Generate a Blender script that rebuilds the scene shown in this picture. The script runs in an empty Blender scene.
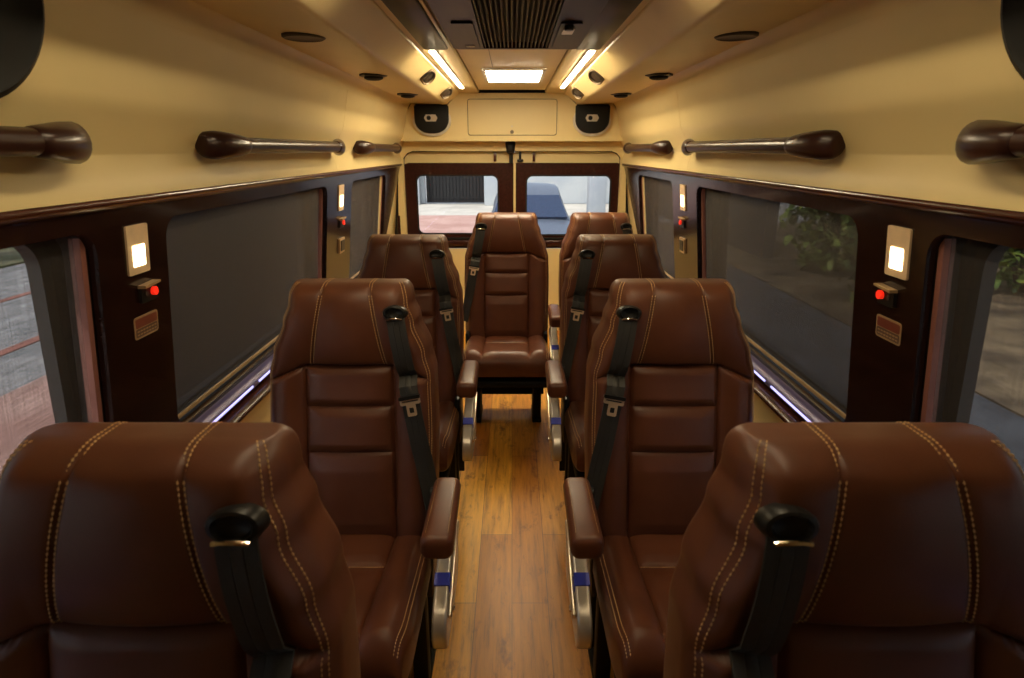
import bpy, bmesh, math, random
from mathutils import Vector, Matrix
from mathutils.geometry import tessellate_polygon
random.seed(7)
PI = math.pi
scene = bpy.context.scene
COL = scene.collection

# ------------------------------------------------------------------ mesh helpers
class MB:
    def __init__(s):
        s.v = []; s.f = []
    def add(s, vs, fs):
        o = len(s.v)
        s.v += [Vector(p) for p in vs]
        s.f += [[i + o for i in f] for f in fs]
        return s
    def box(s, c, d, rot=None):
        vs = []
        for x in (-.5, .5):
            for y in (-.5, .5):
                for z in (-.5, .5):
                    p = Vector((x * d[0], y * d[1], z * d[2]))
                    if rot: p = rot @ p
                    vs.append(p + Vector(c))
        return s.add(vs, [(0, 1, 3, 2), (4, 6, 7, 5), (0, 4, 5, 1), (2, 3, 7, 6), (0, 2, 6, 4), (1, 5, 7, 3)])
    def rbox(s, c, d, r, seg=3, rot=None, taper=None):
        bm = bmesh.new()
        bmesh.ops.create_cube(bm, size=1)
        for v in bm.verts:
            v.co = Vector((v.co.x * d[0], v.co.y * d[1], v.co.z * d[2]))
        bmesh.ops.bevel(bm, geom=bm.edges[:], offset=min(r, min(d) * .49), segments=seg, profile=.5, affect='EDGES')
        vs = []
        for v in bm.verts:
            p = v.co.copy()
            if taper: p = taper(p)
            if rot: p = rot @ p
            vs.append(p + Vector(c))
        bm.verts.index_update()
        fs = [[v.index for v in f.verts] for f in bm.faces]
        bm.free()
        return s.add(vs, fs)
    def tube(s, path, r, n=12, caps=True, squash=1.0):
        path = [Vector(p) for p in path]
        m = len(path)
        rs = r if isinstance(r, (list, tuple)) else [r] * m
        tans = [(path[min(i + 1, m - 1)] - path[max(i - 1, 0)]).normalized() for i in range(m)]
        up = Vector((0, 0, 1)) if abs(tans[0].z) < .9 else Vector((1, 0, 0))
        nrm = (up - tans[0] * up.dot(tans[0])).normalized()
        vs = []
        for i in range(m):
            nrm = (nrm - tans[i] * nrm.dot(tans[i])).normalized()
            b = tans[i].cross(nrm)
            for k in range(n):
                a = 2 * PI * k / n
                vs.append(path[i] + nrm * (math.cos(a) * rs[i]) + b * (math.sin(a) * rs[i] * squash))
        fs = []
        for i in range(m - 1):
            for k in range(n):
                fs.append((i * n + k, i * n + (k + 1) % n, (i + 1) * n + (k + 1) % n, (i + 1) * n + k))
        if caps:
            fs.append(list(range(n))[::-1]); fs.append(list(range((m - 1) * n, m * n)))
        return s.add(vs, fs)
    def plate(s, outer, holes, fn, d0, d1):
        loops = [list(outer)] + [list(h) for h in holes]
        flat = [p for l in loops for p in l]
        tri = tessellate_polygon([[Vector((p[0], p[1], 0)) for p in l] for l in loops])
        n = len(flat)
        vs = [fn(p[0], p[1], d0) for p in flat] + [fn(p[0], p[1], d1) for p in flat]
        fs = [list(t) for t in tri] + [[i + n for i in t][::-1] for t in tri]
        o = 0
        for l in loops:
            m = len(l)
            for k in range(m):
                a, b = o + k, o + (k + 1) % m
                fs.append([a, b, b + n, a + n])
            o += m
        return s.add(vs, fs)
    def loft(s, rings, cap=True):
        n = len(rings[0]); o = []
        vs = [p for r in rings for p in r]
        fs = []
        for i in range(len(rings) - 1):
            for k in range(n):
                fs.append((i * n + k, i * n + (k + 1) % n, (i + 1) * n + (k + 1) % n, (i + 1) * n + k))
        if cap:
            for i0, rev in ((0, True), (len(rings) - 1, False)):
                c = sum((Vector(p) for p in rings[i0]), Vector()) / n
                ci = len(vs); vs.append(c)
                for k in range(n):
                    a, b = i0 * n + k, i0 * n + (k + 1) % n
                    fs.append((b, a, ci) if rev else (a, b, ci))
        return s.add(vs, fs)
    def build(s, name, m, parent=None, angle=35, weld=False):
        me = bpy.data.meshes.new(name)
        me.from_pydata([tuple(p) for p in s.v], [], s.f)
        bm = bmesh.new(); bm.from_mesh(me)
        if weld: bmesh.ops.remove_doubles(bm, verts=bm.verts[:], dist=1e-5)
        bmesh.ops.recalc_face_normals(bm, faces=bm.faces[:])
        bm.to_mesh(me); bm.free()
        for p in me.polygons: p.use_smooth = True
        me.set_sharp_from_angle(angle=math.radians(angle))
        me.materials.append(m)
        o = bpy.data.objects.new(name, me)
        COL.objects.link(o)
        if parent: o.parent = parent
        return o

def empty(name, loc=(0, 0, 0), rz=0):
    o = bpy.data.objects.new(name, None); COL.objects.link(o)
    o.location = loc; o.rotation_euler = (0, 0, rz); o.empty_display_size = .05
    return o
def tag(o, label, cat, group=None, kind=None):
    o['label'] = label; o['category'] = cat
    if group: o['group'] = group
    if kind: o['kind'] = kind
    return o
def struct(o):
    o['kind'] = 'structure'; return o
def copy_tree(o, parent=None):
    c = o.copy(); COL.objects.link(c); c.parent = parent
    for ch in [x for x in bpy.data.objects if x.parent is o]:
        copy_tree(ch, c)
    return c
def rrect(a0, b0, a1, b1, r, n=6):
    pts = []
    for (ca, cb, st) in ((a1 - r, b1 - r, 0), (a0 + r, b1 - r, 90), (a0 + r, b0 + r, 180), (a1 - r, b0 + r, 270)):
        for k in range(n + 1):
            t = math.radians(st + 90 * k / n)
            pts.append((ca + r * math.cos(t), cb + r * math.sin(t)))
    return pts
def circ(ca, cb, ra, rb, n=28, a0=0, a1=360):
    full = abs(a1 - a0) >= 360
    return [(ca + ra * math.cos(math.radians(a0 + (a1 - a0) * k / (n if full else n - 1))),
             cb + rb * math.sin(math.radians(a0 + (a1 - a0) * k / (n if full else n - 1)))) for k in range(n)]
def lerp(a, b, t): return a + (b - a) * t
def interp(tab, t):
    if t <= tab[0][0]: return tab[0][1]
    for (a, va), (b, vb) in zip(tab, tab[1:]):
        if t <= b:
            u = (t - a) / (b - a); u = u * u * (3 - 2 * u)
            return va + (vb - va) * u
    return tab[-1][1]

# ------------------------------------------------------------------ materials
def new_mat(name):
    m = bpy.data.materials.new(name); m.use_nodes = True
    nt = m.node_tree; b = nt.nodes['Principled BSDF']
    return m, nt, b
def coords(nt, scale=(1, 1, 1), kind='Object'):
    tc = nt.nodes.new('ShaderNodeTexCoord'); mp = nt.nodes.new('ShaderNodeMapping')
    nt.links.new(tc.outputs[kind], mp.inputs['Vector']); mp.inputs['Scale'].default_value = scale
    return mp.outputs['Vector']
def noise(nt, vec, scale, detail=4, rough=.5):
    n = nt.nodes.new('ShaderNodeTexNoise'); nt.links.new(vec, n.inputs['Vector'])
    n.inputs['Scale'].default_value = scale; n.inputs['Detail'].default_value = detail; n.inputs['Roughness'].default_value = rough
    return n.outputs['Fac']
def ramp(nt, fac, stops):
    r = nt.nodes.new('ShaderNodeValToRGB'); nt.links.new(fac, r.inputs['Fac'])
    e = r.color_ramp.elements
    while len(e) > 1: e.remove(e[-1])
    e[0].position = stops[0][0]; e[0].color = (*stops[0][1], 1)
    for p, c in stops[1:]:
        q = e.new(p); q.color = (*c, 1)
    return r.outputs['Color']
def bump(nt, b, height, strength=.2, dist=.002):
    n = nt.nodes.new('ShaderNodeBump'); nt.links.new(height, n.inputs['Height'])
    n.inputs['Strength'].default_value = strength; n.inputs['Distance'].default_value = dist
    nt.links.new(n.outputs['Normal'], b.inputs['Normal'])
def simple(name, col, rough=.5, metal=0, var=.12, scale=20, coat=0, bmp=0):
    m, nt, b = new_mat(name)
    v = coords(nt)
    f = noise(nt, v, scale)
    c = ramp(nt, f, [(.3, tuple(x * (1 - var) for x in col)), (.7, tuple(min(1, x * (1 + var)) for x in col))])
    nt.links.new(c, b.inputs['Base Color'])
    b.inputs['Roughness'].default_value = rough; b.inputs['Metallic'].default_value = metal
    b.inputs['Coat Weight'].default_value = coat; b.inputs['Coat Roughness'].default_value = .06
    if bmp: bump(nt, b, noise(nt, v, 400, 2), bmp, .001)
    return m
def emit(name, col, strength):
    m, nt, b = new_mat(name)
    b.inputs['Base Color'].default_value = (*(.7 * x for x in col), 1)
    b.inputs['Emission Color'].default_value = (*col, 1)
    b.inputs['Emission Strength'].default_value = strength
    return m

def mat_leather():
    m, nt, b = new_mat('brown_leather')
    v = coords(nt)
    f = noise(nt, v, 9, 5)
    c = ramp(nt, f, [(.3, (.088, .027, .0115)), (.7, (.128, .042, .019))])
    nt.links.new(c, b.inputs['Base Color'])
    b.inputs['Specular IOR Level'].default_value = .38
    vo = nt.nodes.new('ShaderNodeTexVoronoi'); vo.inputs['Scale'].default_value = 420
    nt.links.new(v, vo.inputs['Vector'])
    bump(nt, b, vo.outputs['Distance'], .12, .0008)
    r = nt.nodes.new('ShaderNodeMapRange'); nt.links.new(noise(nt, v, 30, 3), r.inputs['Value'])
    r.inputs['To Min'].default_value = .33; r.inputs['To Max'].default_value = .46
    nt.links.new(r.outputs['Result'], b.inputs['Roughness'])
    return m
def mat_veneer(name, c0, c1, rough=.22, coat=.15, spec=.3):
    m, nt, b = new_mat(name)
    v = coords(nt, (14, .8, 14))
    f = noise(nt, v, 3.5, 6, .6)
    c = ramp(nt, f, [(.3, c0), (.7, c1)])
    nt.links.new(c, b.inputs['Base Color'])
    b.inputs['Roughness'].default_value = rough; b.inputs['Specular IOR Level'].default_value = spec
    b.inputs['Coat Weight'].default_value = coat; b.inputs['Coat Roughness'].default_value = .05
    return m
def mat_floor():
    m, nt, b = new_mat('wood_plank_floor')
    v = coords(nt)
    sep = nt.nodes.new('ShaderNodeSeparateXYZ'); nt.links.new(v, sep.inputs[0])
    cmb = nt.nodes.new('ShaderNodeCombineXYZ')
    nt.links.new(sep.outputs['Y'], cmb.inputs['X']); nt.links.new(sep.outputs['X'], cmb.inputs['Y'])
    br = nt.nodes.new('ShaderNodeTexBrick'); nt.links.new(cmb.outputs[0], br.inputs['Vector'])
    br.offset = .37; br.inputs['Scale'].default_value = 1
    br.inputs['Brick Width'].default_value = 1.05; br.inputs['Row Height'].default_value = .125
    br.inputs['Mortar Size'].default_value = .0012; br.inputs['Bias'].default_value = 0
    br.inputs['Color1'].default_value = (.54, .215, .020, 1); br.inputs['Color2'].default_value = (.90, .49, .060, 1)
    br.inputs['Mortar'].default_value = (.25, .10, .02, 1)
    g = noise(nt, coords(nt, (22, 1.6, 1)), 2.2, 8, .68)
    gc = ramp(nt, g, [(.32, (.42, .36, .34)), (.47, (.86, .82, .8)), (.68, (1.12, 1.12, 1.1))])
    mx = nt.nodes.new('ShaderNodeMix'); mx.data_type = 'RGBA'; mx.blend_type = 'MULTIPLY'; mx.inputs['Factor'].default_value = 1
    nt.links.new(br.outputs['Color'], mx.inputs['A']); nt.links.new(gc, mx.inputs['B'])
    k = noise(nt, coords(nt, (5, 2.2, 1)), 2.6, 4, .7)
    kc = ramp(nt, k, [(.30, (.42, .33, .26)), (.43, (1, 1, 1))])
    m2 = nt.nodes.new('ShaderNodeMix'); m2.data_type = 'RGBA'; m2.blend_type = 'MULTIPLY'; m2.inputs['Factor'].default_value = 1
    nt.links.new(mx.outputs['Result'], m2.inputs['A']); nt.links.new(kc, m2.inputs['B'])
    nt.links.new(m2.outputs['Result'], b.inputs['Base Color'])
    b.inputs['Roughness'].default_value = .42
    bump(nt, b, g, .12, .001)
    return m
def mat_blind(name, t0, t1):
    m, nt, b = new_mat(name)
    v = coords(nt, (1, 1, 1))
    w1 = noise(nt, coords(nt, (1, 260, 6)), 1, 3, .6)
    w2 = noise(nt, coords(nt, (1, 9, 240)), 1, 3, .6)
    add = nt.nodes.new('ShaderNodeMath'); add.operation = 'ADD'
    nt.links.new(w1, add.inputs[0]); nt.links.new(w2, add.inputs[1])
    c = ramp(nt, add.outputs[0], [(.35, (.026, .023, .022)), (.65, (.058, .050, .047))])
    c.node.color_ramp.elements[0].position = .35
    nt.links.new(c, b.inputs['Base Color']); b.inputs['Roughness'].default_value = .75
    tr = nt.nodes.new('ShaderNodeBsdfTransparent')
    mix = nt.nodes.new('ShaderNodeMixShader')
    mr = nt.nodes.new('ShaderNodeMapRange'); nt.links.new(add.outputs[0], mr.inputs['Value'])
    mr.inputs['From Min'].default_value = .6; mr.inputs['From Max'].default_value = 1.4
    mr.inputs['To Min'].default_value = t0; mr.inputs['To Max'].default_value = t1
    nt.links.new(mr.outputs['Result'], mix.inputs[0])
    nt.links.new(b.outputs[0], mix.inputs[1]); nt.links.new(tr.outputs[0], mix.inputs[2])
    nt.links.new(mix.outputs[0], nt.nodes['Material Output'].inputs['Surface'])
    return m
def mat_glass(name='window_glass', tint=(.93, .95, .96)):
    m, nt, b = new_mat(name)
    tr = nt.nodes.new('ShaderNodeBsdfTransparent'); tr.inputs[0].default_value = (*tint, 1)
    gl = nt.nodes.new('ShaderNodeBsdfGlossy'); gl.inputs['Roughness'].default_value = .02
    lw0 = nt.nodes.new('ShaderNodeLayerWeight'); lw0.inputs['Blend'].default_value = .5
    pw = nt.nodes.new('ShaderNodeMath'); pw.operation = 'POWER'; nt.links.new(lw0.outputs['Facing'], pw.inputs[0]); pw.inputs[1].default_value = 5
    lw = nt.nodes.new('ShaderNodeMath'); lw.operation = 'MULTIPLY_ADD'; nt.links.new(pw.outputs[0], lw.inputs[0]); lw.inputs[1].default_value = .5; lw.inputs[2].default_value = .03
    mix = nt.nodes.new('ShaderNodeMixShader')
    nt.links.new(lw.outputs[0], mix.inputs[0]); nt.links.new(tr.outputs[0], mix.inputs[1]); nt.links.new(gl.outputs[0], mix.inputs[2])
    nt.links.new(mix.outputs[0], nt.nodes['Material Output'].inputs['Surface'])
    return m
def mat_two(name, c0, c1, scale, rough=.9, p=(.4, .6)):
    m, nt, b = new_mat(name)
    f = noise(nt, coords(nt), scale, 6, .6)
    nt.links.new(ramp(nt, f, [(p[0], c0), (p[1], c1)]), b.inputs['Base Color'])
    b.inputs['Roughness'].default_value = rough
    return m

M = {}
M['leather'] = mat_leather()
M['thread'] = simple('tan_thread', (.64, .42, .19), .7, scale=200)
M['webbing'] = simple('belt_webbing', (.022, .022, .020), .55, scale=300, bmp=.2)
M['black'] = simple('black_plastic', (.012, .012, .012), .32)
M['matte_black'] = simple('matte_black', (.005, .005, .0045), .6)
M['steel'] = simple('brushed_steel', (.62, .55, .47), .3, 1)
M['silver'] = simple('silver_cover_paint', (.60, .56, .50), .32, .55)
M['blue'] = simple('blue_sticker', (.02, .035, .42), .4)
M['cream'] = simple('cream_panel', (.70, .565, .275), .40, 0, .04, 2.5)
M['cream_soft'] = simple('cream_soffit', (.68, .54, .26), .36, 0, .05, 3)
M['veneer'] = mat_veneer('dark_veneer', (.009, .003, .002), (.020, .0065, .004), .2, .1, .25)
M['veneer_trim'] = mat_veneer('red_brown_trim', (.045, .012, .006), (.075, .020, .010), .26, .25)
M['veneer_door'] = mat_veneer('door_veneer', (.024, .007, .0045), (.042, .012, .008), .26)
M['handle'] = simple('handle_lacquer', (.026, .008, .005), .30, 0, .2, 8, .12)
M['jamb'] = simple('pink_brown_channel', (.30, .125, .095), .4)  # pinkish reflection is put into the channel's colour
M['tan_bar'] = simple('tan_bar', (.55, .38, .20), .35, .3)
M['floor'] = mat_floor()
M['blind'] = mat_blind('dense_mesh_blind', .44, .20)
M['sheer'] = mat_blind('sheer_mesh_blind', .72, .50)
M['glass'] = mat_glass()
M['gap'] = simple('dark_gap', (.02, .012, .008), .8)
M['grey_disc'] = simple('grey_grille', (.045, .036, .026), .5)
M['chrome'] = simple('chrome', (.75, .72, .68), .12, 1)
M['ac'] = mat_veneer('overhead_lacquer', (.014, .008, .008), (.026, .013, .012), .30, 0, .06)
M['ac_slat'] = simple('ac_slat', (.026, .013, .009), .5)
M['body'] = simple('body_shell', (.03, .028, .026), .6)
M['led'] = emit('led_strip_light', (1, .80, .50), 72)
M['front_led'] = emit('front_strip_light', (1, .80, .50), 44)
M['panel_led'] = emit('lamp_panel_light', (1, .86, .60), 30)
M['plate_led'] = emit('wall_lamp_light', (1, .74, .40), 9)
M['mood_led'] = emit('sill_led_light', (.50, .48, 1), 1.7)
M['lavender'] = simple('lilac_diffuser', (.10, .08, .20), .38, .2, coat=0)
M['plate'] = simple('ivory_plate', (.74, .55, .34), .4)
M['bronze'] = simple('bronze_ring', (.14, .105, .07), .35, .6)
M['tongue'] = simple('tongue_metal', (.60, .46, .31), .32, .5)
M['red_led'] = emit('red_indicator', (1, .025, .008), .75)
M['sticker_red'] = simple('sticker_red', (.16, .030, .014), .5)
M['sticker_tan'] = simple('sticker_tan', (.34, .22, .11), .5)
M['sticker_dark'] = simple('sticker_ink', (.10, .05, .03), .5)
M['rubber'] = simple('seal_rubber', (.014, .011, .010), .6)

for k in ('matte_black', 'black', 'rubber'):
    M[k].node_tree.nodes['Principled BSDF'].inputs['Specular IOR Level'].default_value = .22
M['handle'].node_tree.nodes['Principled BSDF'].inputs['Specular IOR Level'].default_value = .3
# ------------------------------------------------------------------ camera
PITCH = math.atan(189 / 600)
cam_d = bpy.data.cameras.new('camera'); cam = bpy.data.objects.new('camera', cam_d); COL.objects.link(cam)
cam.location = (0, 0, 1.5); cam.rotation_euler = (PI / 2 - PITCH, 0, 0)
cam_d.lens = 36 * 600 / 1024; cam_d.sensor_width = 36; cam_d.clip_start = .02; cam_d.clip_end = 300
cam_d.dof.use_dof = True; cam_d.dof.focus_distance = 2.2; cam_d.dof.aperture_fstop = 6.0
scene.camera = cam

# ------------------------------------------------------------------ van shell
Y0, Y1 = -1.3, 5.05              # added front wall, rear doors
def wx(z): return .889 + (1.34 - z) * .108     # inner face of the window wall at height z

# floor
fl = MB().box((0, (Y0 + Y1) / 2, -.03), (2.06, Y1 - Y0, .06)).build('floor', M['floor'])
struct(fl)

# cross-section of side wall above the trim, then the ceiling duct (x, z)
WALL_UP = [(.870, 1.395), (.873, 1.43), (.885, 1.487), (.883, 1.493), (.840, 1.574), (.830, 1.588), (.822, 1.61), (.790, 1.765), (.786, 1.775)]
COVE = [(.786, 1.775), (.778, 1.80), (.766, 1.822), (.752, 1.834)]
WALL_LOW = [(.955, .0), (.955, .50), (.945, .62), (.925, .625)]
def sweep(profile, sx, y0, y1, th, ny=2, close=None):
    """profile (x,z) swept along Y, thickened outwards"""
    mb = MB(); n = len(profile)
    outer = [(x + th, z) for x, z in profile]
    poly = list(profile) + outer[::-1]
    mb.plate(poly, [], lambda a, b, d: Vector((sx * a, d, b)), y0, y1)
    return mb

SPLIT = 3.1
def make_side(sx, nm):
    root = struct(empty('wall_' + nm))
    sweep(WALL_UP, sx, Y0, SPLIT - .0015, .03).build('upper_panel', M['cream'], root, 50)
    sweep(WALL_UP, sx, SPLIT + .0015, 4.99, .03).build('upper_panel', M['cream'], root, 50)
    sweep(COVE, sx, Y0, 4.8, .05).build('cove', M['cream_soft'], root, 50)
    sweep(WALL_LOW, sx, Y0, 4.99, .03).build('lower_panel', M['cream'], root, 50)
    # dark shell of the body with its own, smaller window openings
    outer = [(Y0, 0), (Y1, 0), (Y1, 2.0), (Y0, 2.0)]
    holes = [rrect(-.3, .74, 1.265, 1.325, .07), rrect(1.62, .74, 2.92, 1.325, .07), rrect(3.5, .74, 4.36, 1.325, .07)]
    MB().plate(outer, holes, lambda a, b, d: Vector((sx * (d + (1.34 - b) * .06), a, b)), 1.0, 1.03).build('body_shell', M['body'], root)
    MB().plate([(4.36, .6), (4.99, .6), (4.99, 1.42), (4.36, 1.42)], [], lambda a, b, d: Vector((sx * (wx(b) + d), a, b)), .025, .04).build('pillar_panel', M['cream'], root)
    # dark veneer window panel
    po = [(Y0, .62), (4.40, .62), (4.47, .86), (4.955, 1.402), (Y0, 1.402)]
    ph = [rrect(-.3, .735, 1.29, 1.335, .055), rrect(1.56, .735, 2.985, 1.335, .055), rrect(3.44, .735, 4.385, 1.335, .055)]
    MB().plate(po, ph, lambda a, b, d: Vector((sx * (wx(b) + d), a, b)), 0, .022).build('window_panel', M['veneer'], root)
    return root
make_side(-1, 'left'); make_side(1, 'right')

# trim mouldings (glossy, round nosed) along the top of the window panels, and the ledges below the windows
tn = 0
for sx in (-1, 1):
    tn += 1
    prof = [(.892, 1.372)] + [(.878 - .012 * math.sin(PI * k / 8), 1.376 + .030 * k / 8) for k in range(9)] + [(.892, 1.41)]
    o = MB().plate(prof, [], lambda a, b, d: Vector((sx * a, d, b)), Y0, 4.95).build('trim_%d' % tn, M['veneer_trim'], None, 50); struct(o)
    tn += 1
    root = struct(empty('trim_%d' % tn))
    prof = [(.955, .63)] + [(.925 - .030 * math.sin(PI * k / 8), .628 + .040 * k / 8) for k in range(9)] + [(.955, .672)]
    MB().plate(prof, [], lambda a, b, d: Vector((sx * a, d, b)), Y0, 4.38).build('ledge', M['veneer_trim'], root, 50)
    prof = [(.962, .674)] + [(.940 - .022 * math.sin(PI * k / 8), .674 + .048 * k / 8) for k in range(9)] + [(.962, .722)]
    MB().plate(prof, [], lambda a, b, d: Vector((sx * a, d, b)), Y0, 4.38).build('light_diffuser', M['lavender'], root, 50)
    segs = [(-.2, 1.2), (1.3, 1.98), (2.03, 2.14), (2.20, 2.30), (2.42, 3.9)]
    for a, b in segs:  # emissive segments put a bluish bright line along the ledge
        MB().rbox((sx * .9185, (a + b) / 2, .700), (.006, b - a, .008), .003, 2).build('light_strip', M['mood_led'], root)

# windows: channel, glass; blinds are things of their own
wins = [(-.3, 1.29), (1.56, 2.985), (3.44, 4.385)]
wn = 0
for sx, side in ((-1, 'left'), (1, 'right')):
    for i, (a, b) in enumerate(wins):
        wn += 1
        root = struct(empty('window_%d' % wn))
        MB().plate(rrect(a - .02, .715, b + .02, 1.355, .07), [rrect(a, .735, b, 1.335, .055)],
                   lambda p, q, d: Vector((sx * (wx(q) + d), p, q)), .0225, .075).build('frame', M['rubber'], root)
        # side channels guiding the blind
        mb = MB()
        for y in (a + .012, b - .012):
            mb.plate([(y - .008, .76), (y + .008, .76), (y + .008, 1.325), (y - .008, 1.325)], [],
                     lambda p, q, d: Vector((sx * (wx(q) + d), p, q)), .022, .046)
        mb.build('channel', M['jamb'], root)
        ya, yb = ((-.3, 1.265), (1.62, 2.92), (3.5, 4.36))[i]
        MB().plate(rrect(ya - .02, .72, yb + .02, 1.345, .07), [], lambda p, q, d: Vector((sx * (d + (1.34 - q) * .06), p, q)), .992, .997).build('pane', M['glass'], root)
        bl = empty('window_blind', (sx * .95, (a + b) / 2, .79))
        c = Vector(bl.location)
        fs = MB().plate([(a + .014, .75), (b - .014, .75), (b - .014, 1.33), (a + .014, 1.33)], [],
                        lambda p, q, d: Vector((sx * (wx(q) + d), p, q)) - c, .036, .0372).build('mesh_fabric', M['sheer'] if i == 0 else M['blind'], bl)
        xb = wx(.746) + .036
        MB().rbox(Vector((sx * xb, (a + b) / 2, .746)) - c, (.012, b - a - .03, .014), .004, 2).build('bottom_bar', M['tan_bar'], bl)
        mb = MB()
        yb_ = [a + .8 * (b - a)]
        for y in yb_:
            mb.rbox(Vector((sx * (xb - .012), y, .746)) - c, (.014, .10, .024), .004, 2)
        mb.build('bar_clip', M['matte_black'], bl)
        where = {0: 'at the frontmost side window', 1: 'at the long middle side window', 2: 'at the short rear side window'}[i]
        tag(bl, 'grey mesh roller blind pulled down %s on the %s wall' % (where, side), 'blind', 'mesh roller blinds over the side windows')

# ceiling: duct soffits, duct faces and flat centre
root = struct(empty('ceiling'))
for sx in (-1, 1):
    prof = [(.80, 1.834), (.752, 1.834), (.51, 1.821), (.494, 1.822), (.482, 1.828), (.474, 1.838), (.398, 1.895), (.392, 1.902), (.392, 1.95), (.80, 1.95)]
    MB().plate(prof, [], lambda a, b, d: Vector((sx * a, d, b)), Y0, 4.8).build('duct', M['cream_soft'], root, 50)
    prof = [(.392, 1.904), (.252, 1.904), (.244, 1.911), (.244, 1.95), (.392, 1.95)]
    MB().plate(prof, [], lambda a, b, d: Vector((sx * a, d, b)), Y0, 4.8).build('lamp_channel', M['cream_soft'], root)
MB().box((0, (Y0 + 4.62) / 2, 1.93), (.472, 4.62 - Y0, .04)).build('centre_panel', M['cream_soft'], root)
MB().box((0, 4.71, 1.945), (.474, .18, .02)).build('recess', M['gap'], root)
MB().box((0, (Y0 + Y1) / 2, 1.99), (2.06, Y1 - Y0 + .1, .05)).build('roof_skin', M['body'], root)
# thin joints across the centre panel
MB().box((-.1, 3.0, 1.9095), (.0015, .75, .001)).build('joint', M['gap'], root)

# closed wall added behind the camera to keep daylight out
wf = MB().box((0, Y0 - .03, .97), (2.06, .05, 1.95)).build('wall_front', M['cream']); struct(wf)

# rear bulkhead (overhead locker) and its hatch
root = struct(empty('wall_rear'))
bo = [(-.845, 1.572), (.845, 1.572), (.835, 1.60), (.79, 1.775), (.752, 1.834), (.485, 1.822), (.392, 1.904), (.24, 1.904)]
bo += [(-.24, 1.904), (-.392, 1.904), (-.485, 1.822), (-.752, 1.834), (-.79, 1.775), (-.835, 1.60)]
hatch = rrect(-.335, 1.605, .340, 1.865, .02)
MB().plate(bo, [hatch], lambda a, b, d: Vector((a, d, b)), 4.8, 4.82).build('bulkhead_face', M['cream'], root)
MB().box((0, 4.93, 1.735), (1.6, .2, .32)).build('bulkhead_box', M['gap'], root)
lint = [(-.92, 1.40), (-.86, 1.40), (-.86, 1.44), (-.83, 1.475), (-.79, 1.492), (.79, 1.492), (.83, 1.475), (.86, 1.44), (.86, 1.40), (.92, 1.40), (.92, 1.60), (-.92, 1.60)]
MB().plate(lint, [], lambda a, b, d: Vector((a, d, b)), 4.94, 4.99).build('lintel', M['cream'], root)
MB().box((0, 4.88, 1.574), (1.70, .18, .02)).build('bulkhead_base', M['cream'], root)
for sx in (-1, 1):
    # cream pillar between the window panel and the door
    MB().plate([(.862, 0), (.96, 0), (.90, 1.40), (.862, 1.40)], [], lambda a, b, d: Vector((sx * a, d, b)), 4.93, 4.99).build('door_post', M['cream'], root)
    MB().box((sx * .945, 5.02, .97), (.17, .04, 1.95)).build('corner_post', M['body'], root)
    MB().tube([(sx * .905, 4.86, z) for z in (.75, .9, 1.0)], .012, 8).build('post_seal', M['veneer_door'], root)
MB().box((0, 5.02, 1.76), (1.74, .04, .5)).build('rear_header', M['body'], root)

h = empty('locker_hatch', (0, 4.8, 1.605))
MB().plate(rrect(-.330, .005, .335, .255, .017), [], lambda a, b, d: Vector((a, d, b)), -.001, .018).build('hatch_door', M['cream'], h)
MB().tube([(0, -.012, .025), (0, 0, .025)], .014, 16).build('lock', M['bronze'], h)
MB().tube([(0, -.004, .065), (0, 0, .065)], .006, 10).build('screw', M['steel'], h)
tag(h, 'cream rectangular locker hatch with round lock above the rear doors', 'hatch')

# rear doors
for n, sx in ((1, -1), (2, 1)):
    d = struct(empty('door_%d' % n, (sx * .44, 5.03, 0)))
    dx = -sx * .44
    def f(a, b, dd): return Vector((a + dx, dd - 5.03, b))
    if sx < 0: xo, xi, g0, g1 = -.878, .018, -.765, -.118
    else: xo, xi, g0, g1 = .892, .024, .122, .792
    lo, hi = min(xo, xi), max(xo, xi)
    z0, z1 = (.845, 1.300) if sx < 0 else (.835, 1.298)
    win = rrect(g0, z0, g1, z1, .045)
    r_out = [(lo, .72), (hi, .72)]
    if sx < 0:
        r_out += [(hi, 1.402), (lo + .05, 1.402), (lo + .02, 1.392), (lo, 1.36)]
    else:
        r_out += [(hi, 1.36), (hi - .02, 1.392), (hi - .05, 1.402), (lo, 1.402)]
    MB().plate(r_out, [win], f, 4.996, 5.012).build('window_surround', M['veneer_door'], d)
    MB().plate(rrect(g0 - .012, z0 - .012, g1 + .012, z1 + .012, .055), [win], f, 4.994, 5.01).build('window_gasket', M['rubber'], d)
    MB().plate(rrect(g0 - .02, z0 - .02, g1 + .02, z1 + .02, .045), [], f, 5.018, 5.022).build('pane', M['glass'], d)
    MB().plate([(lo, 1.385), (hi, 1.385), (hi, 1.495), (lo + .0, 1.495)], [], f, 5.012, 5.035).build('upper_panel', M['cream'], d)
    MB().plate([(lo, .0), (hi, .0), (hi, .715), (lo, .715)], [], f, 5.003, 5.035).build('lower_panel', M['cream'], d)
    MB().rbox(f((lo + hi) / 2, .765, 4.985), (hi - lo, .03, .05), .012, 3).build('sill_rail', M['veneer_door'], d)
    MB().rbox(f((lo + hi) / 2, .80, 4.99), (hi - lo - .12, .018, .02), .006, 2).build('wiper_ledge', M['matte_black'], d)
    MB().rbox(f(-.135 if sx < 0 else .175, 1.446, 4.995), (.022, .022, .07), .004, 2).build('hinge_catch', M['veneer_trim'], d)
o = MB().box((.021, 4.998, 1.10), (.018, .012, .76)).build('trim_5', M['cream']); struct(o)
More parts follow.
